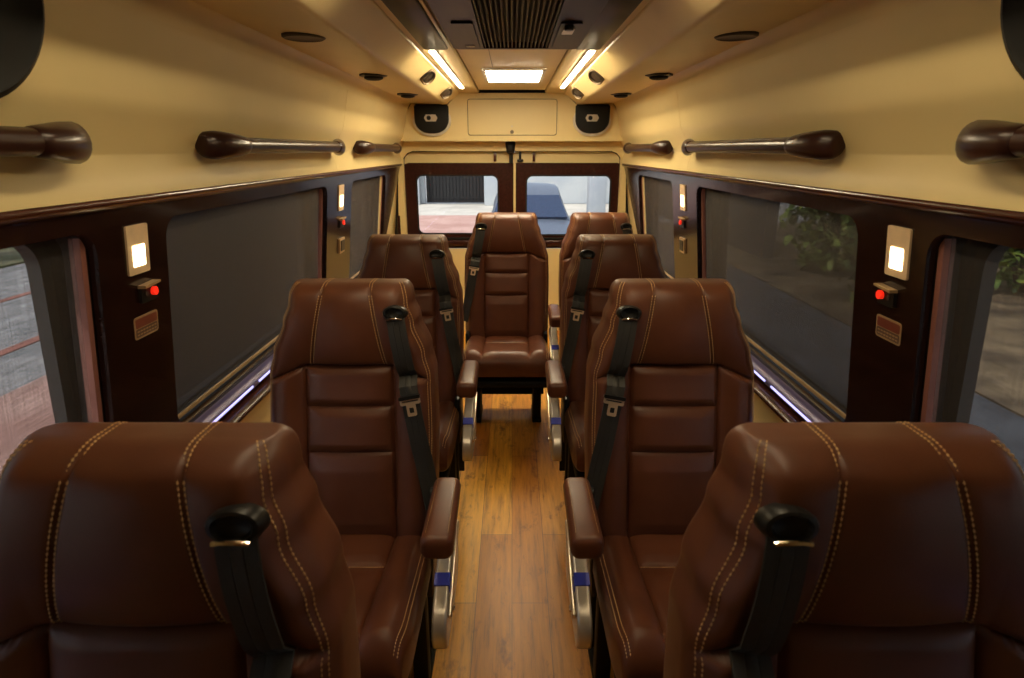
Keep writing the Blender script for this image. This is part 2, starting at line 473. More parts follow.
# black rubber seal round the door opening
seal = [(-.872, 4.985, z) for z in (.3, .6, .9, 1.2, 1.36)]
seal += [(-.782 - .09 * math.cos(math.radians(a)), 4.985, 1.40 + .092 * math.sin(math.radians(a))) for a in range(10, 91, 10)]
seal += [(x / 10, 4.985, 1.4925) for x in range(-6, 7, 2)]
seal += [(.782 + .09 * math.sin(math.radians(a)), 4.985, 1.40 + .092 * math.cos(math.radians(a))) for a in range(0, 81, 10)]
seal += [(.872, 4.985, z) for z in (1.36, 1.2, .9, .6, .3)]
seal_r = [.009 if abs(p[0]) > .74 else .004 for p in seal]
o = MB().tube(seal, seal_r, 10).build('trim_6', M['rubber']); struct(o)

lk = empty('door_bolt', (0, 4.97, 1.42))
MB().rbox((-.012, -.03, .098), (.062, .06, .10), .02, 3, taper=lambda p: Vector((p.x * (1.15 + 5 * p.z), p.y, p.z))).build('bolt_housing', M['black'], lk)
MB().tube([(-.008, -.01, -.02), (-.008, -.01, .08)], .016, 10).build('bolt_rod', M['black'], lk)
MB().rbox((.065, .012, .035), (.018, .02, .09), .004, 2).build('keeper', M['black'], lk)
MB().rbox((.065, .008, .0), (.05, .02, .022), .006, 2).build('keeper_foot', M['black'], lk)
tag(lk, 'black door bolt hanging above the middle joint of the rear doors', 'door bolt')
# ------------------------------------------------------------------ seats
TILT = .215
ZS = .960
W_TAB = [(.48, .212), (.55, .220), (.80, .224), (.93, .221), (.99, .208), (1.07, .180), (1.12, .164), (1.17, .158)]
def hw(z): return interp(W_TAB, z)
def g(d, s): return math.exp(-(d / s) ** 2)
def head_line(z): return lerp(.098, .060, min(1, max(0, (z - .955) / .21)))
def back_disp(x, z):
    """how far the backrest cover stands proud of its base surface"""
    ax = abs(x)
    seam = ZS if ax < .115 else ZS - .45 * (ax - .115)
    d = 0
    if z >= seam:
        hl = head_line(z)
        d += .030 * math.sin(PI * min(1, max(0, (z - seam) / .235))) ** .7
        d += .008 * max(0, 1 - (ax / hl) ** 2) if ax < hl else .006 * max(0, 1 - ((ax - hl - .045) / .05) ** 2)
        d -= .005 * g(ax - hl, .0035)
    else:
        if ax < .115:
            edges = (.50, .735, .855, ZS)
            for lo, hi in zip(edges, edges[1:]):
                if lo <= z <= hi:
                    t = (z - lo) / (hi - lo)
                    d += .013 * min(1, 4 * t * (1 - t) * 1.6) * (1 - (ax / .115) ** 6)
            for e in edges[1:3]:
                d -= .004 * g(z - e, .0035)
            d += .020 * math.sin(PI * min(1, (z - .50) / .42)) * (1 - (ax / .2) ** 2) * .5
        else:
            w = hw(z)
            u = (ax - .115) / max(.02, w - .115)
            d += .026 * math.sin(PI * min(1, max(0, u))) ** .8
        d -= .006 * g(ax - .115, .004)
    d -= .008 * g(z - seam, .0045)
    return d
def back_pt(x, z, out=0.0):
    w = hw(z); r = .036
    yr = 0
    e = w - abs(x)
    if e < r: yr = r - math.sqrt(max(0, r * r - (r - e) ** 2))
    fade = min(1, max(0, e / .03))
    y = -back_disp(x, z) * fade + yr - out
    return Vector((x, y + (z - .52) * TILT, z))
def dashes(mb, pts, step=.0068, ln=.0064, wd=.0014, normal=None):
    """thread dashes lying along a polyline"""
    acc = 0; prev = pts[0]
    out = []
    for p in pts[1:]:
        seg = (p - prev).length
        while acc + seg >= step and seg > 1e-9:
            t = (step - acc) / seg
            prev = prev.lerp(p, t); seg = (p - prev).length; acc = 0
            out.append((prev.copy(), (p - prev).normalized() if seg > 1e-9 else Vector((0, 0, 1))))
        acc += seg; prev = p
    for c, t in out:
        a = t.orthogonal().normalized(); b = t.cross(a)
        vs = [c - t * ln / 2] + [c + a * (wd * q) + b * (wd * r) for q, r in ((1, 0), (0, 1), (-1, 0), (0, -1))] + [c + t * ln / 2]
        mb.add(vs, [(0, 2, 1), (0, 3, 2), (0, 4, 3), (0, 1, 4), (5, 1, 2), (5, 2, 3), (5, 3, 4), (5, 4, 1)])

def backrest_mb():
    rings = []
    zs = []
    z = .47
    while z < 1.135: zs.append(z); z += .0048
    top = 1.168; rt = .030
    zs += [top - rt + rt * math.sin(k / 9 * PI / 2) for k in range(1, 10)]
    for z in zs:
        ins = 0
        if z > top - rt: ins = rt - math.sqrt(max(0, rt * rt - (z - top + rt) ** 2))
        zz = min(z, 1.1679)
        w = hw(zz) - ins * .45
        depth = interp([(.47, .13), (.8, .125), (1.0, .115), (1.17, .098)], z)
        ring = []
        span = depth - 2 * ins
        r = min(.036, span * .45)
        nf = 112
        xs = [-w + r * (1 - math.cos(k / 8 * PI / 2)) for k in range(8)]
        xs += [-(w - r) + 2 * (w - r) * k / nf for k in range(nf + 1)]
        xs += [w - r * (1 - math.cos(k / 8 * PI / 2)) for k in range(7, -1, -1)]
        for x in xs:
            e = w - abs(x)
            yr = r - math.sqrt(max(0, r * r - (r - e) ** 2)) if e < r else 0
            fade = min(1, max(0, e / .03)) * (1 if ins == 0 else max(0, 1 - ins / rt))
            y = -back_disp(x, zz) * fade + yr + ins
            y = min(y, ins + r)
            ring.append((x, y, z))
        rb = min(.025, span * .4); depth -= ins
        bx = [(w, ins + r + (span - r - rb) * .5), (w, depth - rb)] + [(w - rb + rb * math.cos(a * PI / 12), depth - rb + rb * math.sin(a * PI / 12)) for a in range(1, 7)]
        nb = 8
        mid = [(lerp(w - rb, -(w - rb), k / nb), depth) for k in range(1, nb)]
        back = bx + mid + [(-x, y) for x, y in bx[::-1]]
        for x, y in back:
            ring.append((x, y, z))
        rings.append([Vector((x, y + (z - .52) * TILT, z)) for x, y, z in ring])
    mb = MB(); mb.loft(rings)
    return mb

def stitch_mbs():
    res = []
    zs = [.50 + i * .006 for i in range(107)]
    zs = [z for z in zs if z < 1.137]
    for s in (-1, 1):
        mb = MB(); res.append(mb)
        for off in (.0, .0058):
            pts = []
            for z in zs:
                x = s * (hw(z) - .010 - off)
                pts.append(back_pt(x, z, .0008))
            rt = .030; top = 1.168
            for k in range(0, 10):
                ins = rt * (1 - math.cos(k / 10 * PI / 2)); z = top - rt + rt * math.sin(k / 10 * PI / 2)
                e = .010 + off; r = min(.036, (.098 - 2 * ins) * .45)
                yr = r - math.sqrt(max(0, r * r - max(0, r - e) ** 2))
                x = hw(min(z, 1.1679)) - ins * .45 - e
                y = yr + ins - back_disp(x, min(z, 1.1679)) * min(1, e / .03) * max(0, 1 - ins / rt)
                pts.append(Vector((s * x, y - .0012 + (z - .52) * TILT, z + .0004)))
            dashes(mb, pts)
        mb = MB(); res.append(mb)
        for off in (-.0038, .0038):
            pts = []
            for i in range(38):
                z = .957 + i * .0050
                pts.append(back_pt(s * (head_line(z) + off), z, .0006))
            dashes(mb, pts)
            # across the rounded top
            x = s * (.060 + off)
            arc = []
            rt = .030; top = 1.168
            for k in range(0, 13):
                a = k / 12 * PI
                if a <= PI / 2:
                    ins = rt * (1 - math.cos(a)); y = ins - back_disp(x, 1.1679) * max(0, 1 - ins / rt); z = top - rt + rt * math.sin(a)
                else:
                    y = .098 - rt + rt * math.sin(a - PI / 2); z = top - rt + rt * math.sin(a)
                x = s * (head_line(min(z, 1.165)) + off)
                arc.append(Vector((x, y - .0008 + (z - .52) * TILT, z + .0008)))
            dashes(mb, arc)
    return res

# cushion: swept along its depth; s = height above / below
def cush_disp(x, y):
    ax = abs(x)
    d = 0
    if ax < .112:
        for lo, hi in ((-.46, -.14), (-.14, .08)):
            if lo <= y <= hi:
                t = (y - lo) / (hi - lo)
                d += .012 * min(1, 4 * t * (1 - t) * 1.7) * (1 - (ax / .112) ** 6)
        d -= .004 * g(y + .14, .004)
    else:
        u = (ax - .112) / .103
        d += .020 * math.sin(PI * min(1, max(0, u))) ** .8
    d -= .006 * g(ax - .112, .004)
    return d
def cush_sec(y):
    """top z, bottom z, half width at depth y"""
    yf = -.445; R = .055
    top = lerp(.542, .500, min(1, max(0, (y + .40) / .40))); bot = lerp(.425, .405, (y + .445) / .5)
    e = y - yf
    if e < R:
        k = R - math.sqrt(max(0, R * R - (R - e) ** 2))
        top -= k; bot += k * .35
    return top, bot, interp([(-.445, .205), (-.35, .213), (.06, .213)], y)
def cushion_mb():
    ys = [-.445 + .055 * (1 - math.cos(k / 9 * PI / 2)) for k in range(9)]
    y = -.39
    while y < .065: ys.append(y); y += .006
    rings = []
    for y in ys:
        t, b, w = cush_sec(y)
        r = min(.034, (t - b) * .48)
        ring = []
        nf = 84
        xs = [-w + r * (1 - math.cos(k / 6 * PI / 2)) for k in range(6)]
        xs += [-(w - r) + 2 * (w - r) * k / nf for k in range(nf + 1)]
        xs += [w - r * (1 - math.cos(k / 6 * PI / 2)) for k in range(5, -1, -1)]
        for x in xs:
            e = w - abs(x)
            zr = r - math.sqrt(max(0, r * r - (r - e) ** 2)) if e < r else 0
            ring.append(Vector((x, y, t - zr + cush_disp(x, y) * min(1, max(0, e / .03)) * min(1, (y + .446) / .06))))
        rb = min(.02, (t - b) * .4)
        for k in range(0, 7):
            a = k * PI / 12
            ring.append(Vector((w - rb + rb * math.cos(a), y, b + rb - rb * math.sin(a))))
        for k in range(0, 7):
            a = PI / 2 - k * PI / 12
            ring.append(Vector((-(w - rb + rb * math.cos(a)), y, b + rb - rb * math.sin(a))))
        rings.append(ring)
    return MB().loft(rings)
def cushion_stitch_mbs():
    res = []
    for s in (-1, 1):
        mb = MB(); res.append(mb)
        for off in (0, .007):
            pts = []
            for i in range(75):
                y = -.43 + i * .006
                t, b, w = cush_sec(y)
                x = w - .010 - off; e = .010 + off; r = .034
                zr = r - math.sqrt(max(0, r * r - (r - e) ** 2))
                pts.append(Vector((s * x, y, t - zr + cush_disp(x, y) * (e / .03) * min(1, (y + .446) / .06) + .0008)))
            dashes(mb, pts)
    mb = MB(); res.append(mb)
    for s in (-1, 1):
        pts = [Vector((s * lerp(0, .11, k / 20), -.146, cush_sec(-.146)[0] + cush_disp(.0, -.146) + .0008)) for k in range(21)]
        dashes(mb, pts)
    return res

def ribbon(path, normals, w, th, widths_dir):
    rings = []
    for p, n, d in zip(path, normals, widths_dir):
        a = d * (w / 2)
        t = n * (th / 2)
        rings.append([p - a - t, p - a * .98 + t, p - a * .36 + t, p - a * .33 + t * .4, p - a * .28 + t, p + a * .28 + t, p + a * .33 + t * .4, p + a * .36 + t, p + a * .98 + t, p + a - t])
    return MB().loft(rings)

def add_belt(root, bs):
    """three point belt: guide on the shoulder (side bs), webbing, metal tongue"""
    gx, gz = bs * .130, 1.104
    c = back_pt(gx, gz, .006)
    tilt = Matrix.Rotation(math.atan(-TILT) * 1.0, 3, 'X')
    gd = MB()
    ring = []
    for rr, out in ((.030, -.016), (.030, .004), (.027, .010), (.022, .012), (.018, .005), (.004, .001)):
        ring.append([c + tilt @ Vector((math.cos(a) * rr * 1.05, -out, math.sin(a) * rr * .68)) for a in [2 * PI * k / 28 for k in range(28)]])
    gd.loft(ring)
    guide = gd.build('belt_guide', M['black'], root)
    MB().tube([c + tilt @ Vector((x, -.016 + abs(x) * .12, -.014 - x * x * 6)) for x in (-.020, -.010, 0, .010, .020)], .003, 10).build('guide_slot', M['chrome'], guide)
    n = 26
    path = []; nr = []; wd = []
    for k in range(n + 1):
        t = k / n
        x = bs * lerp(.132, .222, t ** 1.05); z = lerp(1.093, .60, t)
        xx = bs * min(abs(x), hw(z) - .026)
        out = .012 + .012 * math.sin(PI * t)
        p = back_pt(xx, z, out); p.x = x
        path.append(p)
    for k in range(n + 1):
        tg = (path[min(n, k + 1)] - path[max(0, k - 1)]).normalized()
        turn = max(0, (k / n - .55) / .45)
        sd = Vector((1, .65 * turn * bs, 0)).normalized()
        sd = (sd - tg * sd.dot(tg)).normalized()
        nn = tg.cross(sd).normalized()
        if nn.y > 0: nn = -nn
        nr.append(nn); wd.append(sd)
    rb = ribbon(path, nr, .047, .0028, wd).build('seat_belt', M['webbing'], root)
    # tongue
    i = 11
    p = path[i] + nr[i] * .005; tg = (path[i + 1] - path[i - 1]).normalized(); sd = wd[i]
    R = Matrix((sd, nr[i], -tg)).transposed()
    tm = MB()
    def tp(a, b, d): return p + R @ Vector((a, d, b))
    tm.plate(rrect(-.026, -.006, .026, .010, .004, 3), [rrect(-.021, .001, .021, .005, .0015, 2)], tp, .0, .006)
    tm.plate(rrect(-.012, -.036, .012, -.004, .004, 3), [rrect(-.006, -.028, .006, -.014, .002, 3)], tp, .001, .005)
    tm.build('belt_tongue', M['tongue'], rb)
    sl = MB().plate(rrect(-.028, .008, .028, .017, .003, 3), [], tp, -.002, .009)
    sl.build('tongue_grip', M['black'], rb)

def add_arm(root, s, ax=.263):
    a = empty_part = None
    # padded armrest, hinged at the backrest side
    def tap(p):
        t = (p.y + .133) / .265
        return Vector((p.x * (1.0 - .10 * t), p.y, p.z * (1.05 - .25 * t) - .010 * (1 - t)))
    arm = MB().rbox((s * ax, -.155, .680), (.074, .265, .058), .020, 5, taper=tap).build('armrest', M['leather'], root, 60)
    for q in (-1, 1):
        st = MB()
        pts = [Vector((s * ax + q * .0250 * (1.0 - .10 * (y + .288) / .265), y, .7012)) for y in [-.268 + .01 * k for k in range(24)]]
        dashes(st, pts, .006, .004, .0009)
        st.build('armrest_stitching', M['thread'], arm)
    MB().tube([(s * (ax - .045), -.035, .655), (s * ax, -.035, .655)], .017, 14).build('hinge', M['black'], arm)
    # curved silver side cover beside the cushion
    top = [(-.00, .63), (-.015, .595), (-.04, .565), (-.075, .54), (-.13, .515), (-.185, .492), (-.23, .472), (-.255, .455), (-.268, .435)]
    bot = [(-.270, .405), (-.262, .38), (-.24, .365), (-.1, .355), (.03, .36), (.06, .45), (.06, .57), (.045, .63)]
    x0, x1 = s * .240, s * .276
    cov = MB().plate(top + bot, [], lambda p, q, d: Vector((d, p, q)), x0, x1).build('side_cover', M['silver'], root, 40)
    mv = cov.modifiers.new('edge', 'BEVEL'); mv.width = .006; mv.segments = 3; mv.limit_method = 'ANGLE'; mv.angle_limit = math.radians(60)
    R = Matrix.Rotation(math.atan2(.023, .055), 3, 'X')
    MB().rbox((s * .2575, -.168, .4995), (.0385, .034, .006), .001, 1, rot=R).build('blue_sticker', M['blue'], cov)
    MB().box((s * .2767, -.172, .484), (.002, .034, .026)).build('blue_sticker', M['blue'], cov)
    MB().rbox((s * .281, -.12, .50), (.010, .26, .020), .005, 2, rot=Matrix.Rotation(.40, 3, 'X')).build('lever', M['steel'], cov)
    MB().tube([(s * .276, -.20, .44), (s * .290, -.20, .44)], .008, 10).build('bolt', M['chrome'], cov)

def make_seat(bs, arm, ax=.263):
    root = empty('passenger_seat')
    b = backrest_mb().build('backrest', M['leather'], root, 60)
    for q in stitch_mbs(): q.build('stitching', M['thread'], b)
    c = cushion_mb().build('seat_cushion', M['leather'], root, 60)
    for q in cushion_stitch_mbs(): q.build('stitching', M['thread'], c)
    add_belt(root, bs)
    if arm: add_arm(root, arm, ax)
    # side cheek filling the recliner joint
    s = arm or bs
    for q in (-1, 1):
        MB().rbox((q * .205, .03, .44), (.022, .16, .20), .01, 2).build('recliner', M['black'], root)
    fr = MB().rbox((0, -.19, .385), (.40, .46, .035), .008, 2)
    fr.rbox((0, -.40, .383), (.40, .03, .03), .006, 2)
    fr.rbox((0, .17, .24), (.42, .012, .30), .004, 2)  # rear skirt added to shade the floor under the seat
    fr.rbox((0, .11, .385), (.40, .14, .03), .006, 2)
    fr.build('seat_frame', M['matte_black'], root)
    for q in (-1, 1):
        lg = MB()
        lg.rbox((q * .165, .0, .19), (.045, .05, .38), .006, 2)
        lg.rbox((q * .165, .13, .19), (.045, .05, .38), .006, 2)
        lg.rbox((q * .165, .065, .012), (.05, .22, .024), .006, 2)
        lg.build('leg', M['matte_black'], root)
    return root

ROWS = [.486, 1.390, 2.287, 3.197]
LX = .428
lp = make_seat(1, 1)         # seats left of the aisle: belt and armrest on their aisle side
rp = make_seat(-1, -1)       # seats right of the aisle
rows = ['first row, with its top low in the picture', 'second row', 'third row']
grp = 'brown leather seats either side of the aisle'
names = [('first row, showing only its top', ), ('second row', ), ('third row, before the rear pair', )]
for i in range(3):
    for sx, proto, side in ((-1, lp, 'left'), (1, rp, 'right')):
        o = proto if i == 0 else copy_tree(proto)
        o.location = (sx * (LX if i else .440), ROWS[i], 0)
        o.scale = (1.0 if i else 1.03, 1, 1)
        tag(o, 'brown leather seat %s of the aisle, %s' % (side, names[i][0]), 'seat', grp)
cs = make_seat(-1, 0)
cs.scale = (1.05, 1, 1); cs.location = (-.030, ROWS[3], 0)
tag(cs, 'brown leather rear seat in the middle, facing straight down the aisle', 'seat', 'brown leather seats in the rear row')
rs = make_seat(1, -1, .262)
rs.location = (.488, ROWS[3], 0)
tag(rs, 'brown leather rear seat below the right door window, half hidden', 'seat', 'brown leather seats in the rear row')

# ------------------------------------------------------------------ grab handles
def make_handle(sx, y0, y1, zc=1.513):
    """a lacquered rail; y0 near end"""
    L = y1 - y0
    wall = .874
    h = empty('grab_handle', (sx * wall, y0, zc))
    def ring(y, x, ry, rz, n=18):
        return [Vector((-sx * (x + ry * math.cos(2 * PI * k / n)), y, rz * math.sin(2 * PI * k / n))) for k in range(n)]
    def bracket(ya, d):
        # from the tip on the wall to the socket holding the rail
        tab = [(0, .016, .014, .020), (.004, .020, .022, .029), (.014, .026, .029, .036), (.04, .036, .035, .039), (.08, .046, .035, .037), (.12, .057, .031, .033), (.155, .061, .0275, .0285), (.175, .062, .026, .026), (.18, .062, .0225, .0225)]
        return MB().loft([ring(ya + d * y, x, a, b) for y, x, a, b in tab])
    bracket(0, 1).build('end_bracket', M['handle'], h, 60)
    bracket(L, -1).build('end_bracket', M['handle'], h, 60)
    MB().tube([(-sx * .062, y, 0) for y in (.15, L * .5, L - .15)], .0235, 20).build('rail', M['handle'], h, 60)
    return h
HG = 'lacquered grab handles along the side walls'
for sx, side, ys in ((-1, 'left', ((.18, 1.245), (1.735, 3.08), (3.46, 4.62))), (1, 'right', ((.12, 1.18), (1.65, 3.03), (3.42, 4.58)))):
    for (a, b), w in zip(ys, ('beside the large black speaker', 'above the long middle window blind', 'above the short rear window blind')):
        tag(make_handle(sx, a, b), 'dark brown glossy grab handle %s on the %s wall' % (w, side), 'grab handle', HG)

# ------------------------------------------------------------------ wall lamps, switches, stickers
def wall_frame(sx, y, z):
    n = Vector((-sx, 0, -.108)).normalized()          # into the cabin
    up = Vector((-sx * -.0, 0, 1)); up = Vector((sx * -.108, 0, 1)).normalized()
    return Vector((sx * wx(z), y, z)), n, up
def on_wall(sx, z0):
    def f(a, b, d):     # a along Y, b up, d out of the wall
        return Vector((-sx * d + sx * -.108 * b, a, b))
    return f
def wall_lamp(sx, y, z, s=1.0):
    o = empty('wall_lamp', (sx * wx(z), y, z))
    f = on_wall(sx, z)
    MB().plate(rrect(-.048 * s, -.066 * s, .048 * s, .066 * s, .005, 3), [], f, 0, .005).build('lamp_plate', M['plate'], o)
    MB().plate(rrect(-.027 * s, -.045 * s, .027 * s, .012 * s, .003, 3), [], f, .005, .0065).build('lamp_lens', M['plate_led'], o)
    return o
def call_button(sx, y, z, s=1.0):
    o = empty('indicator_switch', (sx * wx(z), y, z))
    f = on_wall(sx, z)
    MB().plate(rrect(-.035 * s, -.030 * s, .038 * s, .016 * s, .005, 3), [], f, 0, .008).build('switch_body', M['black'], o)
    MB().plate([(-.036 * s, .012 * s), (.036 * s, .018 * s), (.036 * s, .024 * s), (-.036 * s, .020 * s)], [], f, 0, .020).build('switch_hood', M['tan_bar'], o)
    MB().tube([f(.018 * s, -.004 * s, .006), f(.018 * s, -.004 * s, .016)], .012 * s, 16).build('red_indicator', M['red_led'], o)
    MB().tube([f(-.014 * s, -.006 * s, .006), f(-.014 * s, -.006 * s, .011)], .007 * s, 12).build('socket', M['grey_disc'], o)
    return o
def sticker(sx, y, z):
    o = empty('safety_sticker', (sx * wx(z), y, z))
    f = on_wall(sx, z)
    MB().plate(rrect(-.050, -.030, .050, .026, .008, 4), [], f, 0, .0015).build('backing', M['sticker_tan'], o)
    MB().plate(rrect(-.045, -.002, .045, .021, .004, 3), [], f, .0015, .0022).build('red_field', M['sticker_red'], o)
    MB().plate(rrect(-.045, -.025, .045, -.004, .004, 3), [], f, .0015, .0022).build('dark_field', M['sticker_dark'], o)
    mb = MB()
    for k in range(2):
        for j in range(7):
            a = -.041 + j * .012
            mb.plate(rrect(a, -.021 + k * .0085, a + .0092, -.0175 + k * .0085, .001, 1), [], f, .0022, .0026)
    mb.build('print', M['sticker_tan'], o)
    return o
# ------------------------------------------------------------------ placed on the walls (numbers are metres along the van)
for sx, side, dy in ((-1, 'left', 0.0), (1, 'right', -.045)):
    tag(wall_lamp(sx, 1.430 + dy, 1.274, .88), 'lit square wall lamp on ivory plate, front pillar of the %s wall' % side, 'wall lamp', 'lit wall lamps on the window pillars')
    tag(wall_lamp(sx, 3.22, 1.262), 'lit square wall lamp on ivory plate, rear pillar of the %s wall' % side, 'wall lamp', 'lit wall lamps on the window pillars')
    tag(call_button(sx, 1.455 + dy, 1.168, .9), 'black switch with red light under the front wall lamp on the %s wall' % side, 'switch', 'red lit switches under the wall lamps')
    tag(call_button(sx, 3.23, 1.135), 'black switch with red light under the rear wall lamp on the %s wall' % side, 'switch', 'red lit switches under the wall lamps')
    tag(sticker(sx, 1.445 + dy, 1.085), 'small red and tan sticker under the switch on the front pillar, %s wall' % side, 'sticker', 'stickers on the window pillars')
    s = empty('power_socket', (sx * wx(1.01), 3.24, 1.01)); f = on_wall(sx, 1.01)
    MB().plate(rrect(-.045, -.04, .045, .04, .006, 3), [], f, 0, .010).build('socket_body', M['tan_bar'], s)
    MB().plate(rrect(-.032, -.028, .032, .028, .004, 3), [], f, .010, .014).build('socket_face', M['black'], s)
    tag(s, 'small square socket under the switch on the rear pillar, %s wall' % side, 'socket', 'sockets on the rear pillars')

# ------------------------------------------------------------------ speakers
def d_shape(w, h, n=24):
    pts = [(-w * .44, h * .5), (w * .44, h * .5), (w * .5, h * .44)]
    pts += [(w * .5, h * .05)]
    pts += [(w * .5 * math.cos(a) ** .8 if math.cos(a) > 0 else -w * .5 * (-math.cos(a)) ** .8, -h * .5 * math.sin(a) ** 1.0 + h * .0) for a in [PI * k / n for k in range(1, n)]]
    pts += [(-w * .5, h * .05), (-w * .5, h * .44)]
    return pts
def speaker_at(sx):
    o = empty('speaker_pod', (sx * .600, 4.8, 1.715))
    W, H = .262, .225
    out = [(x, z) for x, z in circ(0, -.004, .142, .112, 40)]
    out = [(x, min(z, .098)) for x, z in out]
    MB().plate(out, [], lambda a, b, d: Vector((a, d, b)), -.030, -.001).build('trim_ring', M['silver'], o)
    ds = d_shape(.255, .205)
    ds = [(x, z + .006) for x, z in ds]
    mb = MB()
    rings = []
    for sc, y in ((1, -.024), (1, -.042), (.95, -.050), (.82, -.053)):
        rings.append([Vector((x * sc, y, z * sc)) for x, z in ds])
    mb.loft(rings); mb.build('speaker_cover', M['matte_black'], o, 40)
    hx = [(-.050, .0), (-.036, .024), (.036, .024), (.050, .0), (.036, -.024), (-.036, -.024)]
    MB().plate([(x - .004, z + .012) for x, z in hx], [], lambda a, b, d: Vector((a, d, b)), -.058, -.052).build('tweeter_plate', M['silver'], o)
    MB().tube([(-.018, -.064, .012), (-.018, -.056, .012)], .016, 18).build('tweeter', M['black'], o)
    MB().tube([(.018, -.063, .012), (.018, -.056, .012)], .013, 18).build('badge', M['steel'], o)
    return o
for sx, side in ((-1, 'left'), (1, 'right')):
    tag(speaker_at(sx), 'black speaker with silver tweeter above the %s rear door' % side, 'speaker', 'speakers above the rear doors')
def wall_speaker(sx, y, z):
    # stands on the leaning upper wall
    o = empty('wall_speaker', (sx * .815, y, z))
    n = Vector((-sx * .972, 0, -.233)); up = Vector((-sx * .233, 0, .972)); ay = Vector((0, 1, 0))
    rings = []
    for r, d in ((1, -.02), (1, .03), (.96, .045), (.88, .052), (.84, .046), (.5, .040), (.1, .038)):
        rings.append([ay * (.165 * r * math.cos(t)) + up * (.150 * r * math.sin(t)) + n * d for t in [2 * PI * k / 48 for k in range(48)]])
    MB().loft(rings).build('speaker_cover', M['matte_black'], o, 40)
    rings = []
    for r, d in ((.042, .036), (.042, .052), (.034, .058), (.008, .060)):
        rings.append([ay * (r * 1.3 * math.cos(t) - .01) + up * (r * math.sin(t)) + n * d for t in [2 * PI * k / 28 for k in range(28)]])
    MB().loft(rings).build('tweeter', M['black'], o, 40)
    return o
tag(wall_speaker(-1, .945, 1.715), 'large black oval speaker high on the left wall, cut by the picture edge', 'speaker', 'large oval wall speakers')
tag(wall_speaker(1, .90, 1.715), 'large black oval speaker high on the right wall, cut by the picture edge', 'speaker', 'large oval wall speakers')

# ------------------------------------------------------------------ things under the duct
def soffit_z(x): return 1.821 + (abs(x) - .51) * (.013 / .242)
for sx, side, xs in ((-1, 'left', (-.628, -.634, -.640)), (1, 'right', (.676, .672, .668))):
    x = xs[0]; o = empty('ceiling_speaker', (x, 2.0, soffit_z(x)))
    rings = [[Vector((math.cos(t) * r, math.sin(t) * r, -d)) for t in [2 * PI * k / 32 for k in range(32)]] for r, d in ((.064, -.004), (.064, .004), (.058, .008), (.053, .005), (.01, .006))]
    MB().loft(rings).build('grille', M['grey_disc'], o)
    tag(o, 'flat dark round ceiling grille under the %s overhead duct' % side, 'ceiling grille', 'round grilles under the ducts')
    for y, x, w in ((2.98, xs[1], 'further from the rear wall'), (3.96, xs[2], 'closest to the rear speaker')):
        o = empty('ceiling_air_nozzle', (x, y, soffit_z(x)))
        rings = [[Vector((math.cos(t) * r, math.sin(t) * r, -d)) for t in [2 * PI * k / 6 for k in range(6)]] for r, d in ((.066, -.012), (.064, .006), (.052, .010))]
        MB().loft(rings).build('nozzle_base', M['black'], o)
        rings = [[Vector((math.cos(t) * r, math.sin(t) * r, -d)) for t in [2 * PI * k / 20 for k in range(20)]] for r, d in ((.044, .008), (.042, .017), (.030, .022), (.012, .018))]
        MB().loft(rings).build('nozzle_cup', M['matte_black'], o)
        tag(o, 'black air nozzle under the %s duct, %s' % (side, w), 'air nozzle', 'black air nozzles under the ducts')
    # round reading lamps on the inclined duct face
    n = Vector((-sx * .58, -.50, -.64)).normalized(); u = Vector((sx * -.74, 0, .67)); u = (u - n * u.dot(n)).normalized(); ay = n.cross(u)
    for y, w in ((3.32, 'further from the rear speaker'), (4.22, 'closest to the rear speaker')):
        o = empty('spot_vent', (sx * .4365, y, 1.866))
        R = lambda r, d, nn=24: [ay * (r * math.cos(t)) + u * (r * math.sin(t)) + n * d for t in [2 * PI * k / nn for k in range(nn)]]
        MB().loft([R(.040, -.04), R(.044, .012), R(.044, .022), R(.038, .026), R(.034, .020), R(.034, .012)]).build('bezel', M['bronze'], o)
        MB().loft([R(.033, .008), R(.033, .014), R(.02, .017), R(.005, .018)]).build('vent_insert', M['black'], o)
        mb = MB()
        for k in (-1, 0, 1):
            mb.box(n * .018 + ay * (k * .014), (.004, .004, .004))
            mb.tube([n * .018 + ay * (k * .014) + u * -.024, n * .018 + ay * (k * .014) + u * .024], .0025, 6)
        mb.build('louvre', M['bronze'], o)
        tag(o, 'small round vent on the %s duct face, %s' % (side, w), 'vent', 'round vents on the duct faces')
    # LED strips: rear pair in view, an unseen pair added forward to light the first row
    for y0, y1, w in ((2.76, 4.32, 'beside the rear ceiling lamp'), (.55, 1.65, 'over the first row of seats')):
        o = empty('led_strip', (sx * .336, (y0 + y1) / 2, 1.904))
        MB().rbox((0, 0, -.003), (.034, y1 - y0 + .01, .008), .003, 2).build('housing', M['silver'], o)
        MB().rbox((0, 0, -.0085), (.024, y1 - y0, .006), .002, 2).build('diffuser', M['led'] if y0 > 2 else M['front_led'], o)
        tag(o, 'warm glowing ceiling light strip on the %s side, %s' % (side, w), 'ceiling light', 'warm light strips on the ceiling')
    o = empty('overhead_trim_panel', (sx * .312, 2.21, 1.904))
    MB().rbox((0, 0, -.006), (.10, .98, .014), .006, 3).build('dark_panel', M['ac'], o)
    MB().rbox((-sx * .058, 0, -.004), (.014, .98, .008), .003, 2).build('edge_strip', M['cream_soft'], o)
    tag(o, 'dark glossy overhead panel between air unit and %s duct' % side, 'overhead panel', 'dark panels beside the air unit')

